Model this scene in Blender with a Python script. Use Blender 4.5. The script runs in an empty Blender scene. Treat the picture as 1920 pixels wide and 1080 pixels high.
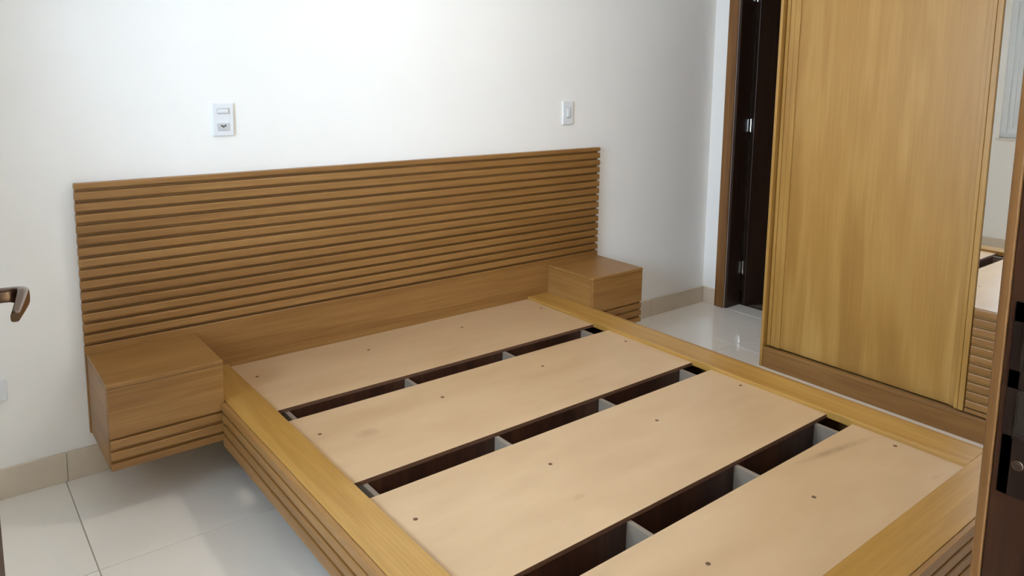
import bpy, bmesh, math, random
from mathutils import Vector, Matrix
random.seed(7)
S = bpy.context.scene
COL = S.collection

# ------------------------------------------------------------------ camera
cam_data = bpy.data.cameras.new('camera')
cam = bpy.data.objects.new('camera', cam_data)
COL.objects.link(cam)
R_ = Vector((0.77281, -0.63442, 0.01669)).normalized()
F_ = Vector((0.62999, 0.76370, -0.14097)).normalized()
U_ = R_.cross(F_).normalized()
R_ = F_.cross(U_).normalized()
M = Matrix(((R_.x, U_.x, -F_.x, -0.4149), (R_.y, U_.y, -F_.y, -3.1079), (R_.z, U_.z, -F_.z, 1.531), (0, 0, 0, 1)))
cam.matrix_world = M
cam_data.sensor_fit = 'HORIZONTAL'
cam_data.sensor_width = 36.0
cam_data.lens = 1412.411 / 1920 * 36.0
cam_data.shift_x = (960 - 1003.248) / 1920
cam_data.shift_y = (336.103 - 540) / 1920
cam_data.clip_start = 0.02
S.camera = cam

# ------------------------------------------------------------------ world, lights, exposure
LAMP_XY = (1.46, -1.28)
LAMP_STRENGTH = 84.0
HALL_FILL_STRENGTH = 125.0  # strength of the added corridor fill lamps
HALL_FILL_COLOR = (0.90, 0.96, 1.0)
LAMP_COLOR = (1.0, 0.935, 0.84)
SKY_STRENGTH = 27.0
w = bpy.data.worlds.new('world')
S.world = w
w.use_nodes = True
bg = w.node_tree.nodes['Background']
bg.inputs['Color'].default_value = (0.66, 0.80, 1.0, 1)
bg.inputs['Strength'].default_value = SKY_STRENGTH
S.cycles.max_bounces = 16
S.cycles.diffuse_bounces = 12
S.cycles.glossy_bounces = 6
S.view_settings.view_transform = 'Standard'
S.view_settings.look = 'None'
S.view_settings.gamma = 1
S.view_settings.use_curve_mapping = False
S.view_settings.exposure = 0.20
# sampling portal in the window opening (emits nothing itself)
pl = bpy.data.lights.new('window_portal', 'AREA')
pl.shape = 'RECTANGLE'; pl.size = 1.25; pl.size_y = 1.80
pl.cycles.is_portal = True
po = bpy.data.objects.new('window_portal', pl)
COL.objects.link(po)
po.location = (-1.235, -1.425, 1.635)
po.rotation_euler = (0, -math.pi / 2, 0)

# ------------------------------------------------------------------ materials
def lin(c):
    return tuple(((x / 255 + 0.055) / 1.055) ** 2.4 if x / 255 > 0.04045 else x / 255 / 12.92 for x in c) + (1,)

def newmat(name):
    m = bpy.data.materials.new(name); m.use_nodes = True
    nt = m.node_tree; b = nt.nodes['Principled BSDF']
    return m, nt, b

def nn(nt, typ, **kw):
    n = nt.nodes.new(typ)
    for k, v in kw.items(): setattr(n, k, v)
    return n

def wood(name, dark, mid, light, axis, rough=0.38, spec=0.5, fine=1.0, fa=0.55, ring=0.06, rings=42.0, across=9.0):
    m, nt, b = newmat(name)
    L = nt.links
    tc = nn(nt, 'ShaderNodeTexCoord'); oi = nn(nt, 'ShaderNodeObjectInfo')
    mp = nn(nt, 'ShaderNodeMapping')
    sc = [across] * 3; sc[axis] = 0.55
    mp.inputs['Scale'].default_value = sc
    L.new(tc.outputs['Object'], mp.inputs['Vector'])
    mu = nn(nt, 'ShaderNodeMath', operation='MULTIPLY'); mu.inputs[1].default_value = 37.0
    L.new(oi.outputs['Random'], mu.inputs[0])
    n1 = nn(nt, 'ShaderNodeTexNoise', noise_dimensions='4D')
    n1.inputs['Scale'].default_value = 1.0; n1.inputs['Detail'].default_value = 3; n1.inputs['Distortion'].default_value = 0.25
    L.new(mp.outputs[0], n1.inputs['Vector']); L.new(mu.outputs[0], n1.inputs['W'])
    # growth rings: sine of the broad noise
    m2 = nn(nt, 'ShaderNodeMath', operation='MULTIPLY'); m2.inputs[1].default_value = rings
    L.new(n1.outputs['Fac'], m2.inputs[0])
    sn = nn(nt, 'ShaderNodeMath', operation='SINE'); L.new(m2.outputs[0], sn.inputs[0])
    # fine pores
    mp2 = nn(nt, 'ShaderNodeMapping'); s2 = [170.0 * fine] * 3; s2[axis] = 4.0
    mp2.inputs['Scale'].default_value = s2
    L.new(tc.outputs['Object'], mp2.inputs['Vector'])
    n2 = nn(nt, 'ShaderNodeTexNoise', noise_dimensions='4D'); n2.inputs['Scale'].default_value = 1.0; n2.inputs['Detail'].default_value = 2
    L.new(mp2.outputs[0], n2.inputs['Vector']); L.new(mu.outputs[0], n2.inputs['W'])
    # combine
    a1 = nn(nt, 'ShaderNodeMath', operation='MULTIPLY_ADD'); a1.inputs[1].default_value = ring; a1.inputs[2].default_value = (0.55 - fa) * 0.5
    L.new(sn.outputs[0], a1.inputs[0])
    a2 = nn(nt, 'ShaderNodeMath', operation='MULTIPLY_ADD'); a2.inputs[1].default_value = fa
    L.new(n2.outputs['Fac'], a2.inputs[0]); L.new(a1.outputs[0], a2.inputs[2])
    a3 = nn(nt, 'ShaderNodeMath', operation='MULTIPLY_ADD'); a3.inputs[1].default_value = 0.75
    L.new(n1.outputs['Fac'], a3.inputs[0]); L.new(a2.outputs[0], a3.inputs[2])
    cr = nn(nt, 'ShaderNodeValToRGB')
    e = cr.color_ramp.elements
    e[0].position = 0.42; e[0].color = lin(dark)
    e[1].position = 0.86; e[1].color = lin(light)
    x = cr.color_ramp.elements.new(0.63); x.color = lin(mid)
    L.new(a3.outputs[0], cr.inputs[0]); L.new(cr.outputs[0], b.inputs['Base Color'])
    b.inputs['Roughness'].default_value = rough
    b.inputs['Specular IOR Level'].default_value = spec
    bp = nn(nt, 'ShaderNodeBump'); bp.inputs['Strength'].default_value = 0.12; bp.inputs['Distance'].default_value = 0.001
    L.new(n2.outputs['Fac'], bp.inputs['Height']); L.new(bp.outputs[0], b.inputs['Normal'])
    return m

OAK = ((126, 87, 42), (141, 100, 51), (155, 114, 64))
OAK2 = ((150, 108, 48), (163, 121, 57), (178, 138, 73))
wood_x = wood('oak_veneer_along_x', *OAK, 0)
wood_y = wood('oak_veneer_along_y', *OAK, 1)
wood_z = wood('oak_veneer_along_z', *OAK2, 2, fa=0.30, ring=0.085, rings=30.0, across=5.5)
cap_x = wood('oak_cap_along_x', *OAK2, 0, rough=0.3)
cap_y = wood('oak_cap_along_y', *OAK2, 1, rough=0.3)
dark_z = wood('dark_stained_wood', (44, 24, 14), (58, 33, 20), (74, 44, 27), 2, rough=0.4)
espresso_z = wood('espresso_wood', (32, 18, 9), (43, 25, 14), (56, 34, 20), 2, rough=0.42)
brown_z = wood('brown_stained_wood', (92, 58, 26), (114, 75, 36), (134, 92, 48), 2, rough=0.4)
trim_z = wood('honey_door_trim', (104, 74, 42), (124, 90, 54), (138, 103, 64), 2, rough=0.4)

def plain(name, col, rough=0.5, metal=0.0, noise=0.0, scale=8.0, bump=0.0, spec=0.5):
    m, nt, b = newmat(name)
    b.inputs['Roughness'].default_value = rough; b.inputs['Metallic'].default_value = metal
    b.inputs['Specular IOR Level'].default_value = spec
    L = nt.links
    tc = nn(nt, 'ShaderNodeTexCoord')
    n = nn(nt, 'ShaderNodeTexNoise'); n.inputs['Scale'].default_value = scale; n.inputs['Detail'].default_value = 4
    L.new(tc.outputs['Object'], n.inputs['Vector'])
    cr = nn(nt, 'ShaderNodeValToRGB')
    c = lin(col)
    cr.color_ramp.elements[0].position = 0.3; cr.color_ramp.elements[1].position = 0.7
    cr.color_ramp.elements[0].color = tuple(max(0, v * (1 - noise)) for v in c[:3]) + (1,)
    cr.color_ramp.elements[1].color = tuple(min(1, v * (1 + noise)) for v in c[:3]) + (1,)
    L.new(n.outputs['Fac'], cr.inputs[0]); L.new(cr.outputs[0], b.inputs['Base Color'])
    if bump:
        bp = nn(nt, 'ShaderNodeBump'); bp.inputs['Strength'].default_value = bump; bp.inputs['Distance'].default_value = 0.002
        n3 = nn(nt, 'ShaderNodeTexNoise'); n3.inputs['Scale'].default_value = 160
        L.new(tc.outputs['Object'], n3.inputs['Vector']); L.new(n3.outputs['Fac'], bp.inputs['Height']); L.new(bp.outputs[0], b.inputs['Normal'])
    return m

wall_m = plain('white_wall_paint', (239, 237, 232), 0.85, noise=0.012, scale=3, bump=0.05, spec=0.1)
ceil_m = plain('ceiling_paint', (244, 243, 240), 0.8, noise=0.01)
tile_m = plain('glossy_cream_tile', (232, 225, 214), 0.07, noise=0.03, scale=2.5, spec=0.8)
skirt_m = plain('cream_skirting_tile', (206, 192, 172), 0.22, noise=0.05, scale=5)
grout_m = plain('grout', (172, 164, 153), 0.9, noise=0.05, scale=40)
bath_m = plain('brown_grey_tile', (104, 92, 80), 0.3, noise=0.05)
dim_m = plain('shade_dark_wall', (70, 56, 46), 0.8, noise=0.03)  # shade of the unlit bathroom put into its wall colour
thresh_m = plain('dark_threshold_metal', (46, 30, 22), 0.4, noise=0.05)
white_pl = plain('white_plastic', (224, 226, 228), 0.35, noise=0.01)
shade_pl = plain('grey_plastic', (196, 196, 196), 0.45, noise=0.01)
hole_m = plain('dark_hole', (34, 25, 20), 0.8)
screw_m = plain('dark_screw_hole', (92, 62, 36), 0.6, noise=0.1, scale=60)
steel_m = plain('brushed_steel', (205, 203, 200), 0.22, 1.0, noise=0.04, scale=40)
bronze_m = plain('bronzed_metal', (52, 42, 38), 0.35, 0.6, noise=0.1, scale=30)
brass_m = plain('satin_nickel', (122, 100, 82), 0.18, 1.0, noise=0.03, scale=30)
alu_m = plain('white_aluminium', (224, 228, 230), 0.4, noise=0.01)
mdf_edge = plain('mdf_edge', (96, 62, 38), 0.85, noise=0.12, scale=60)
mdf_under = plain('raw_board', (176, 146, 112), 0.7, noise=0.06, scale=20)
inner_m = plain('grey_beam_board', (122, 108, 92), 0.6, noise=0.05, scale=15)

def mdf():
    m, nt, b = newmat('raw_mdf_board'); L = nt.links
    tc = nn(nt, 'ShaderNodeTexCoord')
    mp = nn(nt, 'ShaderNodeMapping'); mp.inputs['Scale'].default_value = (1.6, 5.0, 1.0)
    L.new(tc.outputs['Object'], mp.inputs['Vector'])
    oi = nn(nt, 'ShaderNodeObjectInfo'); mu = nn(nt, 'ShaderNodeMath', operation='MULTIPLY'); mu.inputs[1].default_value = 21
    L.new(oi.outputs['Random'], mu.inputs[0])
    n = nn(nt, 'ShaderNodeTexNoise', noise_dimensions='4D'); n.inputs['Scale'].default_value = 1.5; n.inputs['Detail'].default_value = 5
    L.new(mp.outputs[0], n.inputs['Vector']); L.new(mu.outputs[0], n.inputs['W'])
    cr = nn(nt, 'ShaderNodeValToRGB')
    cr.color_ramp.elements[0].position = 0.3; cr.color_ramp.elements[0].color = lin((176, 144, 107))
    cr.color_ramp.elements[1].position = 0.72; cr.color_ramp.elements[1].color = lin((190, 159, 122))
    L.new(n.outputs['Fac'], cr.inputs[0])
    # sparse scuffs
    n2 = nn(nt, 'ShaderNodeTexNoise', noise_dimensions='4D'); n2.inputs['Scale'].default_value = 3.2; n2.inputs['Detail'].default_value = 7; n2.inputs['Roughness'].default_value = 0.65
    L.new(mp.outputs[0], n2.inputs['Vector']); L.new(mu.outputs[0], n2.inputs['W'])
    r2 = nn(nt, 'ShaderNodeValToRGB'); r2.color_ramp.elements[0].position = 0.66; r2.color_ramp.elements[1].position = 0.78
    r2.color_ramp.elements[0].color = (0, 0, 0, 1); r2.color_ramp.elements[1].color = (0.55, 0.55, 0.55, 1)
    L.new(n2.outputs['Fac'], r2.inputs[0])
    mx = nn(nt, 'ShaderNodeMix', data_type='RGBA')
    L.new(r2.outputs[0], mx.inputs[0]); L.new(cr.outputs[0], mx.inputs[6]); mx.inputs[7].default_value = lin((150, 120, 88))
    L.new(mx.outputs[2], b.inputs['Base Color'])
    b.inputs['Roughness'].default_value = 0.33; b.inputs['Specular IOR Level'].default_value = 0.5
    return m
mdf_m = mdf()
def smudged(cx, cy, rx, ry, ang, amount):
    """raw board with one soft grey-brown rub mark at (cx, cy) of the board"""
    m = mdf_m.copy(); nt = m.node_tree; L = nt.links
    b = nt.nodes['Principled BSDF']; src = b.inputs['Base Color'].links[0].from_socket
    tc = nn(nt, 'ShaderNodeTexCoord'); mp = nn(nt, 'ShaderNodeMapping'); mp.vector_type = 'TEXTURE'
    mp.inputs['Location'].default_value = (cx, cy, .31); mp.inputs['Rotation'].default_value = (0, 0, ang); mp.inputs['Scale'].default_value = (rx, ry, .05)
    L.new(tc.outputs['Object'], mp.inputs['Vector'])
    g_ = nn(nt, 'ShaderNodeTexGradient', gradient_type='SPHERICAL'); L.new(mp.outputs[0], g_.inputs['Vector'])
    n = nn(nt, 'ShaderNodeTexNoise'); n.inputs['Scale'].default_value = 24; n.inputs['Detail'].default_value = 4
    L.new(tc.outputs['Object'], n.inputs['Vector'])
    mm = nn(nt, 'ShaderNodeMath', operation='MULTIPLY'); L.new(g_.outputs['Fac'], mm.inputs[0]); L.new(n.outputs['Fac'], mm.inputs[1])
    m2 = nn(nt, 'ShaderNodeMath', operation='MULTIPLY'); m2.inputs[1].default_value = amount; m2.use_clamp = True; L.new(mm.outputs[0], m2.inputs[0])
    mx = nn(nt, 'ShaderNodeMix', data_type='RGBA'); L.new(m2.outputs[0], mx.inputs[0]); L.new(src, mx.inputs[6]); mx.inputs[7].default_value = lin((136, 110, 78))
    L.new(mx.outputs[2], b.inputs['Base Color'])
    return m

mirror_m, _nt, _b = newmat('mirror_glass')
_b.inputs['Base Color'].default_value = (0.96, 0.97, 0.96, 1); _b.inputs['Metallic'].default_value = 1; _b.inputs['Roughness'].default_value = 0.015

glass_m, _nt, _b = newmat('window_glass')
_nt.nodes.remove(_b)
_t = nn(_nt, 'ShaderNodeBsdfTransparent'); _t.inputs[0].default_value = (0.93, 0.96, 0.97, 1)
_g = nn(_nt, 'ShaderNodeBsdfGlossy'); _g.inputs['Roughness'].default_value = 0.02
_f = nn(_nt, 'ShaderNodeFresnel'); _f.inputs[0].default_value = 1.45
_x = nn(_nt, 'ShaderNodeMixShader')
_nt.links.new(_f.outputs[0], _x.inputs[0]); _nt.links.new(_t.outputs[0], _x.inputs[1]); _nt.links.new(_g.outputs[0], _x.inputs[2])
_nt.links.new(_x.outputs[0], _nt.nodes['Material Output'].inputs[0])

lamp_m, _nt, _b = newmat('lamp_diffuser')
_b.inputs['Base Color'].default_value = (0.9, 0.88, 0.82, 1)
_b.inputs['Emission Color'].default_value = LAMP_COLOR + (1,)
_b.inputs['Emission Strength'].default_value = LAMP_STRENGTH

hall_fill_m = lamp_m.copy(); hall_fill_m.name = 'hall_fill_diffuser'
hall_fill_m.node_tree.nodes['Principled BSDF'].inputs['Emission Strength'].default_value = HALL_FILL_STRENGTH
hall_fill_m.node_tree.nodes['Principled BSDF'].inputs['Emission Color'].default_value = HALL_FILL_COLOR + (1,)

# ------------------------------------------------------------------ mesh helpers
def box(bm, x0, x1, y0, y1, z0, z1, bev=0.0, seg=1, mi=None):
    t = bmesh.new()
    bmesh.ops.create_cube(t, size=1.0)
    for v in t.verts:
        v.co = Vector(((x0 + x1) / 2 + v.co.x * (x1 - x0), (y0 + y1) / 2 + v.co.y * (y1 - y0), (z0 + z1) / 2 + v.co.z * (z1 - z0)))
    if bev: bmesh.ops.bevel(t, geom=list(t.edges), offset=bev, segments=seg, affect='EDGES', profile=0.5)
    merge(bm, t, mi); t.free()

def merge(bm, t, mi=None):
    mp = {v: bm.verts.new(v.co) for v in t.verts}
    for f in t.faces:
        try: g = bm.faces.new([mp[v] for v in f.verts])
        except ValueError: continue
        g.smooth = f.smooth
        g.material_index = f.material_index if mi is None else mi

def cyl(bm, c, axis, r, h, n=20, r2=None, bev=0.0):
    t = bmesh.new()
    bmesh.ops.create_cone(t, cap_ends=True, segments=n, radius1=r, radius2=r if r2 is None else r2, depth=h)
    if bev:
        es = [e for e in t.edges if len(e.link_faces) == 2 and any(len(f.verts) > 4 for f in e.link_faces)]
        bmesh.ops.bevel(t, geom=es, offset=bev, segments=2, affect='EDGES')
    q = Vector((0, 0, 1)).rotation_difference(Vector(axis).normalized())
    for v in t.verts: v.co = q @ v.co + Vector(c)
    merge(bm, t); t.free()

def obj(name, bm, mats, parent=None, base=(0, 0, 0), loc=None, me=None):
    if me is None:
        bmesh.ops.recalc_face_normals(bm, faces=bm.faces)
        me = bpy.data.meshes.new(name)
        if any(base): bmesh.ops.translate(bm, verts=bm.verts, vec=-Vector(base))
        bm.to_mesh(me); bm.free()
        for m in (mats if isinstance(mats, (list, tuple)) else [mats]): me.materials.append(m)
    o = bpy.data.objects.new(name, me); COL.objects.link(o)
    if parent: o.parent = parent
    if loc is not None: o.location = loc
    return o

def thing(name, label, cat, loc, group=None):
    o = bpy.data.objects.new(name, None); COL.objects.link(o); o.location = loc
    o.empty_display_size = 0.1
    o['label'] = label; o['category'] = cat
    if group: o['group'] = group
    return o

def struct(name, bm=None, mats=None, label=None, cat=None):
    if bm is None:
        o = bpy.data.objects.new(name, None); COL.objects.link(o)
    else: o = obj(name, bm, mats)
    o['kind'] = 'structure'
    if label: o['label'] = label
    if cat: o['category'] = cat
    return o

def boxes(lst, bev=0.0, seg=1):
    bm = bmesh.new()
    for b in lst: box(bm, *b, bev, seg)
    return bm

def part(name, b, mat, parent, bev=0.0015, seg=1):
    """one box given in world coordinates as a part of a thing"""
    bx_ = b if isinstance(b[0], (list, tuple)) else [b]
    # local origin = the parent's world location (no rotations used on parents built this way)
    base = Vector((0, 0, 0)); p = parent
    while p is not None: base += p.location; p = p.parent
    return obj(name, boxes(bx_, bev, seg), mat, parent, base=tuple(base))

def alike(src, name, offset, parent):
    o = src.copy(); o.name = name; COL.objects.link(o); o.parent = parent
    o.location = src.location + Vector(offset)
    return o

# ------------------------------------------------------------------ room
XL, XR, YF, H = -1.10, 3.645, -2.8845, 2.60
XB = 5.2        # bathroom far wall
YC = -4.3       # corridor far wall
struct('floor', boxes([(XL - .15, XB, YC, .15, -0.12, -0.004)]), grout_m, 'cream porcelain tile floor with thin grey joints', 'floor')
floor = bpy.data.objects['floor']
g = 0.0015
T = 0.8
xs = [XL, -.885, -.085, .715, 1.515, 2.315, 3.115, XR]
ys = [0.0, -.645, -1.445, -2.245, YF]
for i in range(len(xs) - 1):
    for j in range(len(ys) - 1):
        part('tile', (xs[i] + g, xs[i + 1] - g, ys[j + 1] + g, ys[j] - g, -0.006, 0.0), tile_m, floor, 0.0008)
for (a, b) in ((-1.1, -.55), (-.55, .3), (.3, 1.1)):
    for (c, d) in ((YF, -3.6), (-3.6, YC)):
        part('tile', (a + g, b - g, d + g, c - g, -0.006, 0.0), tile_m, floor, 0.0008)
for (a, b) in ((XR + .165, 4.4), (4.4, XB)):
    for (c, d) in ((.15, -.6), (-.6, -1.4)):
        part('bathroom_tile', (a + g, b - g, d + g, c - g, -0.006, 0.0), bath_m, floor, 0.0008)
part('threshold', [(XR, XR + .15, -1.02, -.19, -0.006, 0.001), ], tile_m, floor, 0.0008)
part('threshold_strip', [(XR + .150, XR + .165, -1.02, -.19, -0.006, 0.004), ], thresh_m, floor, 0.0008)

struct('ceiling', boxes([(XL - .15, XB, YC, .15, H, H + .12)]), ceil_m)
struct('wall_back', boxes([(XL - .15, XB, 0, .15, 0, H)]), wall_m, 'off-white painted wall behind the headboard', 'wall')
# left wall with a window opening
WY0, WY1, WZ0, WZ1 = -2.30, -.55, 1.02, 2.25
struct('wall_left', boxes([(XL - .15, XL, YF, 0, 0, WZ0), (XL - .15, XL, YF, 0, WZ1, H), (XL - .15, XL, YF, WY0, WZ0, WZ1), (XL - .15, XL, WY1, 0, WZ0, WZ1)]), wall_m)
win = struct('window_1', boxes([(XL - .12, XL - .03, WY0, WY1, WZ0, WZ0 + .045), (XL - .12, XL - .03, WY0, WY1, WZ1 - .045, WZ1),
                                (XL - .12, XL - .03, WY0, WY0 + .045, WZ0 + .045, WZ1 - .045), (XL - .12, XL - .03, WY1 - .045, WY1, WZ0 + .045, WZ1 - .045)], .002), alu_m,
             'white framed two-pane sliding window', 'window')
lw = (WY1 - WY0 - .09 - .27) / 2
for k, xo in enumerate((-.060, -.090, -.060)):      # two glass leaves, then a louvred shutter leaf nearest the back wall
    a, b = WY0 + .045 + lw * k, (WY0 + .045 + lw * (k + 1) + .03 if k < 2 else WY1 - .045)
    sash = part('shutter_leaf' if k == 2 else 'sash', [(XL + xo - .012, XL + xo + .012, a, b, WZ0 + .045, WZ0 + .09), (XL + xo - .012, XL + xo + .012, a, b, WZ1 - .09, WZ1 - .045),
                  (XL + xo - .012, XL + xo + .012, a, a + .04, WZ0 + .09, WZ1 - .09), (XL + xo - .012, XL + xo + .012, b - .04, b, WZ0 + .09, WZ1 - .09)], alu_m, win)
    if k < 2: part('pane', (XL + xo - .002, XL + xo + .002, a + .04, b - .04, WZ0 + .09, WZ1 - .09), glass_m, sash, 0)
    else:
        n = 32; st = (WZ1 - WZ0 - .18) / n
        part('louvre_light_block', (XL + xo - .010, XL + xo - .006, a + .0405, b - .0405, WZ0 + .09, WZ1 - .09), alu_m, sash, 0)  # added backing that blocks sky light between the louvres
        lv = part('louvre', (XL + xo - .004, XL + xo + .004, a + .0405, b - .0405, WZ0 + .09, WZ0 + .09 + st - .002), alu_m, sash, .001)
        for i in range(1, n): alike(lv, 'louvre', (0, 0, st * i), sash)
part('window_sill', (XL - .14, XL + .012, WY0 - .02, WY1 + .02, WZ0 - .02, WZ0), tile_m, win)
# right wall with the bathroom doorway
DY0, DY1, DH = -1.02, -.18, 2.12
struct('wall_right', boxes([(XR, XR + .15, YF, DY0, 0, H), (XR, XR + .15, DY1, 0, 0, H), (XR, XR + .15, DY0, DY1, DH, H)]), wall_m,
       'off-white wall beside the dark bathroom doorway', 'wall')
# front wall with the entrance doorway
EX0, EX1 = -.55, .30
struct('wall_front', boxes([(XL - .15, EX0 - .03, YF - .15, YF, 0, H), (EX1 + .03, XR + .15, YF - .15, YF, 0, H), (EX0 - .03, EX1 + .03, YF - .15, YF, 2.15, H)]), wall_m)
struct('wall_corridor', boxes([(-1.25, -1.1, YC, YF - .15, 0, H), (1.1, 1.25, YC, YF - .15, 0, H), (-1.25, 1.25, YC - .1, YC, 0, H)]), wall_m)
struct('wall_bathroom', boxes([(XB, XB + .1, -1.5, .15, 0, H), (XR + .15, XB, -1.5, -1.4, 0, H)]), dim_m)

# skirting tiles
def skirting(name, segs, along):
    root = struct(name)
    for (a, b, c) in segs:
        if along == 'x': part('skirting_tile', (a + .001, b - .001, c - .010, c, 0, .112), skirt_m, root, 0.0015)
        else: part('skirting_tile', (c - .010, c, a + .001, b - .001, 0, .112), skirt_m, root, 0.0015)
skirting('baseboard_back', [(XL, -.878, 0), (-.878, -.078, 0), (-.078, .722, 0), (.722, 1.522, 0), (1.522, 2.322, 0), (2.322, 3.122, 0), (3.122, XR, 0)], 'x')
skirting('baseboard_right', [(-.108, -.011, XR), (-2.85, -1.11, XR)], 'y')
skirting('baseboard_left', [(-.8, -.011, XL + .01), (-1.6, -.8, XL + .01), (-2.4, -1.6, XL + .01), (YF, -2.4, XL + .01)], 'y')

# bathroom door
d1 = struct('door_1', None, None, 'dark brown bathroom door standing ajar behind the wardrobe', 'door')
part('casing', [(XR - .012, XR, DY1, DY1 + .072, 0, DH + .07), (XR - .012, XR, DY0 - .072, DY0, 0, DH + .07), (XR - .012, XR, DY0, DY1, DH, DH + .07)], brown_z, d1, .003)
part('door_frame', [(XR, XR + .15, DY1 - .018, DY1, 0, DH), (XR, XR + .15, DY0, DY0 + .018, 0, DH), (XR, XR + .15, DY0 + .018, DY1 - .018, DH - .018, DH)], espresso_z, d1, .002)
bm = bmesh.new(); box(bm, 0.004, .78, -.036, 0, .008, DH - .025, .002)
leaf = obj('door_leaf', bm, espresso_z, d1, loc=(XR + .152, DY1 - .024, 0)); leaf.rotation_euler = (0, 0, math.radians(-27))
for hz in (.26, 1.21, 2.04):
    bm = bmesh.new()
    cyl(bm, (XR + .146, DY1 - .030, hz), (0, 0, 1), .0075, .085, 14, bev=.001)
    box(bm, XR + .112, XR + .142, DY1 - .0195, DY1 - .018, hz - .04, hz + .04)
    obj('hinge', bm, steel_m, d1)

# entrance door: jamb on the right of the camera, leaf opened on the left
d2 = struct('door_2', None, None, 'entrance door frame and open leaf with a nickel lever handle', 'door')
part('casing', [(EX1, EX1 + .07, YF, YF + .0085, 0, 2.19), (EX0 - .07, EX0, YF, YF + .0085, 0, 2.19), (EX0, EX1, YF, YF + .0085, 2.12, 2.19)], trim_z, d2, .0015, 2)
part('door_frame', [(EX1, EX1 + .03, YF - .15, YF - .0005, 0, 2.12), (EX0 - .03, EX0, YF - .15, YF - .0005, 0, 2.12), (EX0, EX1, YF - .15, YF - .0005, 2.12, 2.15),
                    (EX1 - .012, EX1, YF - .15, YF - .039, 0, 2.12), (EX0, EX0 + .012, YF - .15, YF - .039, 0, 2.12)], dark_z, d2, .0015)
# strike plate with two latch pockets and its screws
bm = bmesh.new()
PX, pa, pb = EX1, YF - .035, YF - .006
zt, zb = 1.345, 1.172
fr = [(pa, pb, zt - .018, zt), (pa, pb, 1.268, 1.285), (pa, pb, zb, 1.226), (pa, pa + .007, zb, zt), (pb - .009, pb, zb, zt)]
for (a, b, c, d) in fr: box(bm, PX - .0022, PX + .0002, a, b, c, d, .0005)
box(bm, PX - .006, PX - .0015, pb - .0105, pb - .0085, 1.285, 1.325, .0004)
box(bm, PX - .004, PX - .0015, pb - .020, pb - .0085, 1.224, 1.228, .0004)
box(bm, PX - .004, PX - .0015, pb - .0095, pb - .0080, 1.224, 1.262, .0004)
sp = obj('strike_plate', bm, bronze_m, d2)
for (c, d) in ((1.285, zt - .018), (1.226, 1.268)):
    part('latch_pocket', (PX - .0008, PX - .0002, pa + .007, pb - .009, c, d), hole_m, sp, 0)
for (yy, zz) in ((YF - .0205, 1.2015), (YF - .0205, zt - .009)):
    bm = bmesh.new(); cyl(bm, (PX - .0028, yy, zz), (1, 0, 0), .0048, .0014, 20, bev=.0005)
    s = obj('screw', bm, steel_m, sp)
    part('screw_slot', (PX - .0037, PX - .0034, yy - .003, yy + .003, zz - .0006, zz + .0006), hole_m, sp, 0)
# leaf, hinged on the left jamb and swung into the room
ANG = math.radians(90 - 10.3)
leaf = bmesh.new(); box(leaf, .003, .833, -.0175, .0175, .008, 2.11, .002)
leaf = obj('door_leaf', leaf, dark_z, d2, loc=(EX0 + .012, YF + .022, 0)); leaf.rotation_euler = (0, 0, ANG)
leaf['label'] = 'dark wooden leaf opened into the room'
def sweep(bm, pts, secs, n=16):
    rings = []
    for i, p in enumerate(pts):
        p = Vector(p)
        d = (Vector(pts[min(i + 1, len(pts) - 1)]) - Vector(pts[max(i - 1, 0)])).normalized()
        side = d.cross(Vector((0, 0, 1))).normalized(); up = side.cross(d).normalized()
        a, b = secs[i]; ring = []
        for k in range(n):
            t = 2 * math.pi * k / n
            c, s_ = math.cos(t), math.sin(t)
            u = math.copysign(abs(c) ** .6, c) * a; w_ = math.copysign(abs(s_) ** .6, s_) * b
            ring.append(bm.verts.new(p + side * u + up * w_))
        rings.append(ring)
    for r0, r1 in zip(rings, rings[1:]):
        for k in range(n):
            f = bm.faces.new((r0[k], r0[(k + 1) % n], r1[(k + 1) % n], r1[k])); f.smooth = True
    bm.faces.new(rings[0]); bm.faces.new(rings[-1][::-1])
HX, HZ = .772, 1.276
bm = bmesh.new()
cyl(bm, (HX, -.0205, HZ), (0, 1, 0), .026, .007, 32, bev=.002)
pts, secs = [], []
for k in range(5): pts.append((HX, -.02 - k * .0080, HZ)); secs.append((.0088, .0078))
for k in range(1, 9):
    t = k / 8 * math.pi / 2
    pts.append((HX - .014 * (1 - math.cos(t)), -.052 - .014 * math.sin(t), HZ - .001 * k / 8)); secs.append((.0088 - .0028 * k / 8, .0078 + .003 * k / 8))
for k in range(1, 11):
    pts.append((HX - .014 - .0070 * k, -.066 + .0012 * k * k / 100, HZ - .001 - .0002 * k)); secs.append((.0060 - .0002 * k, .0108 - .0006 * k))
sweep(bm, pts, secs)
hn = obj('lever_handle', bm, brass_m, leaf); hn['label'] = 'satin nickel lever handle'

# ------------------------------------------------------------------ ceiling lamp
lm = thing('ceiling_lamp', 'round white ceiling lamp above the bed', 'lamp', (LAMP_XY[0], LAMP_XY[1], H))
bm = bmesh.new(); cyl(bm, (0, 0, -.012), (0, 0, 1), .14, .024, 48, bev=.003); obj('lamp_housing', bm, white_pl, lm)
bm = bmesh.new(); cyl(bm, (0, 0, -.0245), (0, 0, 1), .12, .001, 48); obj('diffuser', bm, lamp_m, lm)

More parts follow.
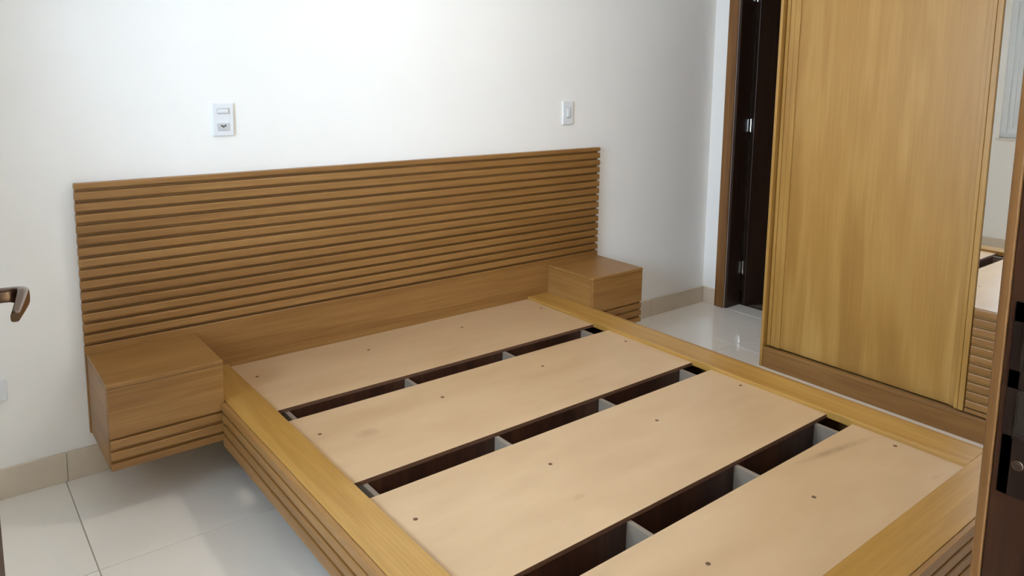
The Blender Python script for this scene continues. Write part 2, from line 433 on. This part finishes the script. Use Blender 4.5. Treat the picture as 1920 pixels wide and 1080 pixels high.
for hx, side in ((-.78, 'left'), (.55, 'right')):  # unseen corridor lamps, added to send fill light through the doorway
    hl = thing('ceiling_lamp', 'added round fill lamp on the unseen corridor ceiling, %s of the doorway' % side, 'lamp', (hx, -3.70, H))
    bm = bmesh.new(); cyl(bm, (0, 0, -.012), (0, 0, 1), .14, .024, 48, bev=.003); obj('lamp_housing', bm, white_pl, hl)
    bm = bmesh.new(); cyl(bm, (0, 0, -.035), (0, 0, 1), .105, .022, 48, r2=.12); obj('diffuser', bm, hall_fill_m, hl)

# ------------------------------------------------------------------ switches and outlets
def plate(name, label, cat, x0, x1, z0, z1, kind):
    t = thing(name, label, cat, ((x0 + x1) / 2, 0, (z0 + z1) / 2), )
    hw, hh = (x1 - x0) / 2, (z1 - z0) / 2
    bm = bmesh.new(); box(bm, -hw, hw, -.009, 0, -hh, hh, .003, 2); obj('cover_plate', bm, white_pl, t)
    if kind == 'switch_outlet':
        bm = bmesh.new(); box(bm, -.024, .024, -.0115, -.008, .022, .046, .001); m_ = obj('rocker_frame', bm, shade_pl, t)
        bm = bmesh.new(); box(bm, -.019, .019, -.0155, -.010, .027, .041, .0015, 2); obj('rocker', bm, white_pl, t)
        bm = bmesh.new(); box(bm, -.024, .024, -.0115, -.008, -.044, -.014, .001); s_ = obj('socket', bm, shade_pl, t)
        for dx in (-.007, 0, .007):
            bm = bmesh.new(); cyl(bm, (dx, -.0117, -.024 - (.004 if dx == 0 else 0)), (0, 1, 0), .0033, .0012, 12); obj('socket_hole', bm, hole_m, s_)
    elif kind == 'switch':
        bm = bmesh.new(); box(bm, -.015, .015, -.0115, -.008, -.028, .028, .001); obj('rocker_frame', bm, shade_pl, t)
        bm = bmesh.new(); box(bm, -.010, .010, -.0155, -.010, -.022, .022, .0015, 2); obj('rocker', bm, white_pl, t)
    else:
        bm = bmesh.new(); box(bm, -.022, .022, -.0115, -.008, -.018, .018, .001); obj('socket', bm, shade_pl, t)
    return t
plate('light_switch', 'white switch and socket plate on the wall above the left half of the headboard', 'switch', .490, .572, 1.258, 1.388, 'switch_outlet')
plate('light_switch', 'slim white switch plate on the wall above the right end of the headboard', 'switch', 2.333, 2.408, 1.246, 1.375, 'switch')
plate('wall_outlet', 'white outlet plate low on the wall left of the left nightstand', 'outlet', -.355, -.238, .360, .436, 'outlet')

# ------------------------------------------------------------------ headboard
HW, HT, HB = 2.60, 1.111, .174
P = .0408
hb = thing('headboard', 'long oak headboard of horizontal slats fixed to the white wall', 'headboard', (0, 0, HB))
part('back_panel', (.004, HW - .004, -.0165, -.0006, HB, HT - .001), wood_x, hb, .001)
top = 1.085
part('slat', (0, HW, -.037, -.0166, top + .0055, HT), wood_x, hb, .003, 2)
s0 = part('slat', (0, HW, -.037, -.0166, top - P + .0055, top - .0055), wood_x, hb, .004, 2)
for k in range(1, 14): alike(s0, 'slat', (0, 0, -P * k), hb)
zlow = top - P * 14
part('lower_panel', (0, HW, -.037, -.0166, HB, zlow - .0055), wood_x, hb, .002)

# ------------------------------------------------------------------ nightstands
def nightstand(x0, x1, label):
    t = thing('nightstand', label, 'nightstand', (x0, -.0375, .178), 'floating nightstands at the bed head')
    yb, yf, z0, z1 = -.0375, -.396, .178, .482
    part('top_panel', (x0, x1, yf, yb, z1 - .015, z1), wood_x, t, .0012)
    part('side_panel', (x0, x0 + .015, yf + .018, yb, z0, z1 - .0155), wood_y, t, .0008)
    part('side_panel', (x1 - .015, x1, yf + .018, yb, z0, z1 - .0155), wood_y, t, .0008)
    part('bottom_panel', (x0 + .0155, x1 - .0155, yf + .018, yb, z0 + .004, z0 + .019), wood_x, t, .0008)
    part('drawer_front', (x0 + .001, x1 - .001, yf + .0005, yf + .0175, .2935, z1 - .0165), wood_x, t, .0012)
    part('front_backing', (x0 + .003, x1 - .003, yf + .0125, yf + .0175, z0 + .001, .2925), wood_x, t, 0)
    q = part('slat', (x0 + .001, x1 - .001, yf, yf + .0124, .290 - P + .0055, .290 - .0055), wood_x, t, .003, 2)
    alike(q, 'slat', (0, 0, -P), t)
    part('slat', (x0 + .001, x1 - .001, yf, yf + .0124, z0, .290 - 2 * P - .0055), wood_x, t, .003, 2)
    return t
nightstand(.004, .377, 'floating oak nightstand at the left end of the headboard, grey light on its side')
nightstand(2.223, 2.597, 'floating oak nightstand at the right end of the headboard, beyond the bed')

# ------------------------------------------------------------------ bed
bed = thing('bed_frame', 'oak platform bed frame without a mattress, four bare boards across it', 'bed', (1.3, -1.2, 0))
OX0, OX1, OY = .381, 2.221, -2.395      # joint lines of the cap boards
IX0, IX1, IY = .501, 2.081, -2.262
ZT, ZU = .324, .296
def quad_prism(name, pts, z0, z1, mat, parent, bev=.001):
    bm = bmesh.new()
    lo = [bm.verts.new((x, y, z0)) for x, y in pts]; hi = [bm.verts.new((x, y, z1)) for x, y in pts]
    bm.faces.new(lo[::-1]); bm.faces.new(hi)
    n = len(pts)
    for k in range(n): bm.faces.new((lo[k], lo[(k + 1) % n], hi[(k + 1) % n], hi[k]))
    bmesh.ops.bevel(bm, geom=list(bm.edges), offset=bev, segments=1, affect='EDGES')
    base = Vector((0, 0, 0)); p = parent
    while p is not None: base += p.location; p = p.parent
    return obj(name, bm, mat, parent, base=tuple(base))
quad_prism('side_cap', [(OX0, -.0375), (IX0, -.0375), (IX0, IY), (OX0, IY)], ZU, ZT, cap_y, bed)
quad_prism('side_cap', [(IX1, -.0375), (OX1, -.0375), (OX1, IY), (IX1, IY)], ZU, ZT, cap_y, bed)
quad_prism('foot_cap', [(OX0, IY - .0003), (OX1, IY - .0003), (OX1, OY), (OX0, OY)], ZU, ZT, cap_x, bed)
sk = .016
def slatted(name, horizontal, a0, a1, o, sgn, mat):
    """skirt board with three grooves; o = joint line, sgn = outward direction"""
    def B(p0, p1, z0, z1):
        q0, q1 = sorted((o + sgn * p0, o + sgn * p1))
        return (a0, a1, q0, q1, z0, z1) if horizontal == 'x' else (q0, q1, a0, a1, z0, z1)
    back = part(name, [B(.0008, .003, .160, .300)], mat, bed, 0)
    part('top_edge_strip', B(.0008, sk, .2915, ZT - .001), mat, bed, .0025, 2)
    q = part('slat', B(.0031, sk, .287 - P + .0055, .287 - .0055), mat, bed, .003, 2)
    alike(q, 'slat', (0, 0, -P), bed)
    part('slat', B(.0031, sk, .160, .287 - 2 * P - .0055), mat, bed, .003, 2)
slatted('side_skirt', 'y', OY - sk, -.398, OX0, -1, wood_y)
slatted('side_skirt', 'y', OY - sk, -.398, OX1, 1, wood_y)
slatted('foot_skirt', 'x', OX0, OX1, OY, -1, wood_x)
# inner carcass boards behind the skirts at the nightstands
part('side_board', (OX0 + .0, OX0 + .0150, OY + .016, -.0375, .165, ZU - .001), wood_y, bed, 0)
part('side_board', (OX1 - .0150, OX1, OY + .016, -.0375, .165, ZU - .001), wood_y, bed, 0)
part('foot_board', (OX0 + .016, OX1 - .016, OY, OY + .015, .165, ZU - .001), wood_x, bed, 0)
# long beams
for bx in (.540, 1.032, 1.526, 2.001):
    part('long_beam', (bx, bx + .016, -2.24, -.04, .13 if bx in (.540, 2.001) else .1398, .2948), inner_m, bed, .0006)
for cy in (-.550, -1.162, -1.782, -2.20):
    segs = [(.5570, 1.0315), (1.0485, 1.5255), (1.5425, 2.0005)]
    for a, b in segs: part('cross_board', (a, b, cy + .001, cy + .016, .14, .2948), dark_z, bed, 0)  # dark colour puts the shade of the deck gaps into these boards
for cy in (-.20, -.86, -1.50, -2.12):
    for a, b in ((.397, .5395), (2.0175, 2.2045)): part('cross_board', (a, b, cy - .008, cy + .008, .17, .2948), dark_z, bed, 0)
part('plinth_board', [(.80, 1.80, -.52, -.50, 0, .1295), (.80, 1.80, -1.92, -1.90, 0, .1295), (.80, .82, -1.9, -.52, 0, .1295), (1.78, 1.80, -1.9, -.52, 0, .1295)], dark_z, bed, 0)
part('dark_shade_panel', [(.5570, 2.0005, -2.24, -.04, .1296, .1396), (2.0175, 2.2045, -2.24, -.04, .1566, .1666)], dark_z, bed, 0)  # dark panels added under the deck to keep its gaps in shade
# four deck boards with screw holes
rows = [(-.0385, -.550, -.203), (-.655, -1.162, -.810), (-1.262, -1.782, -1.434), (-1.882, -2.2615, -2.051)]
for (ya, yb, ysc) in rows:
    cy = (ya + yb) / 2
    bm = bmesh.new(); box(bm, IX0 + .001, IX1 - .001, yb, ya, .295, .310, .0006)
    for f in bm.faces:
        if abs(f.normal.z) < .5: f.material_index = 1
    bm.normal_update()
    for f in bm.faces: f.material_index = 0 if abs(f.normal.z) > .5 else 1
    top_m = mdf_m
    if ya == -.655: top_m = smudged(.69 - 1.3, -.90 - cy, .05, .035, 0, 1.1)
    if ya == -1.882: top_m = smudged(1.85 - 1.3, -1.942 - cy, .22, .020, math.radians(-9.6), 1.3)
    pk = obj('deck_board', bm, [top_m, mdf_edge], bed, base=(1.3, cy, 0), loc=(0, cy + 1.2, 0))
    for sx in (.562, 1.047, 1.541, 2.040):
        bm = bmesh.new()
        jx, jy = random.uniform(-.004, .004), random.uniform(-.003, .003)
        cyl(bm, (sx - 1.3 + jx, ysc - cy + jy, .31008), (0, 0, 1), .0068, .0004, 18)
        cyl(bm, (sx - 1.3 + jx, ysc - cy + jy, .3103), (0, 0, 1), .0042, .0004, 14)
        sc_ = obj('screw', bm, screw_m, pk)

# ------------------------------------------------------------------ wardrobe
WX, WY, WB = 2.968, -.912, -2.85
wd = thing('wardrobe', 'tall oak sliding-door wardrobe with a mirror door, at the right wall', 'wardrobe', (3.3, -1.9, 0))
WTOP = 2.42
part('side_panel', (WX, 3.60, WY - .016, WY, 0, WTOP), wood_z, wd, .001)
part('side_panel', (WX, 3.60, WB, WB + .016, 0, WTOP), wood_z, wd, .001)
part('top_panel', (WX, 3.60, WB + .0165, WY - .0165, WTOP - .10, WTOP), wood_y, wd, .001)
part('back_panel', (3.604, 3.615, WB, WY, .02, WTOP), wood_z, wd, .001)
part('bottom_panel', (3.006, 3.60, WB + .0165, WY - .0165, .085, .104), wood_y, wd, .001)
part('plinth', (WX + .004, 2.985, WB + .0165, WY - .0165, 0, .094), wood_y, wd, .001)
part('track_strip', (WX, 2.984, WB + .0165, WY - .0165, .0945, .110), wood_y, wd, .002, 2)
# rear sliding door (oak)
D1 = 2.998
d = part('sliding_door', (D1 + .004, D1 + .020, -1.93, -.934, .1145, WTOP - .102), wood_z, wd, .001)
part('door_stile', [(D1 - .002, D1 + .0038, -.950, -.932, .1145, WTOP - .102), (D1 + .001, D1 + .0038, -.978, -.952, .1145, WTOP - .102), (D1 - .002, D1 + .0038, -1.008, -.980, .1145, WTOP - .102)], wood_z, d, .0012)
part('door_stile', [(D1 - .002, D1 + .0038, -1.872, -1.850, .1145, WTOP - .102), (D1 + .001, D1 + .0038, -1.90, -1.874, .1145, WTOP - .102)], wood_z, d, .0012)
# front sliding door: mirror above, slats below
D2 = 2.972
MY0, MY1 = -2.835, -1.880
ST = .040
md = part('sliding_door', (D2 + .014, D2 + .022, MY0, MY1, .120, WTOP - .102), wood_z, wd, .001)
part('door_stile', [(D2 - .002, D2 + .0138, MY1 - .016, MY1, .120, WTOP - .102), (D2 - .004, D2 + .0138, MY1 - ST, MY1 - .018, .120, WTOP - .102)], wood_z, md, .0015)
part('door_stile', (D2 - .004, D2 + .0138, MY0, MY0 + ST, .120, WTOP - .102), wood_z, md, .0015)
part('mirror', (D2 + .006, D2 + .0138, MY0 + ST + .001, MY1 - ST - .001, .5785, WTOP - .104), mirror_m, md, 0)
q = part('slat', (D2 - .004, D2 + .0138, MY0 + ST + .003, MY1 - ST - .004, .5775 - .0312, .5775), wood_y, md, .005, 3)
for k in range(1, 11): alike(q, 'slat', (0, 0, -.0405 * k), md)
part('bottom_rail', (D2 - .003, D2 + .0138, MY0 + ST + .003, MY1 - ST - .004, .120, .5775 - .0405 * 11 + .003), wood_y, md, .001)
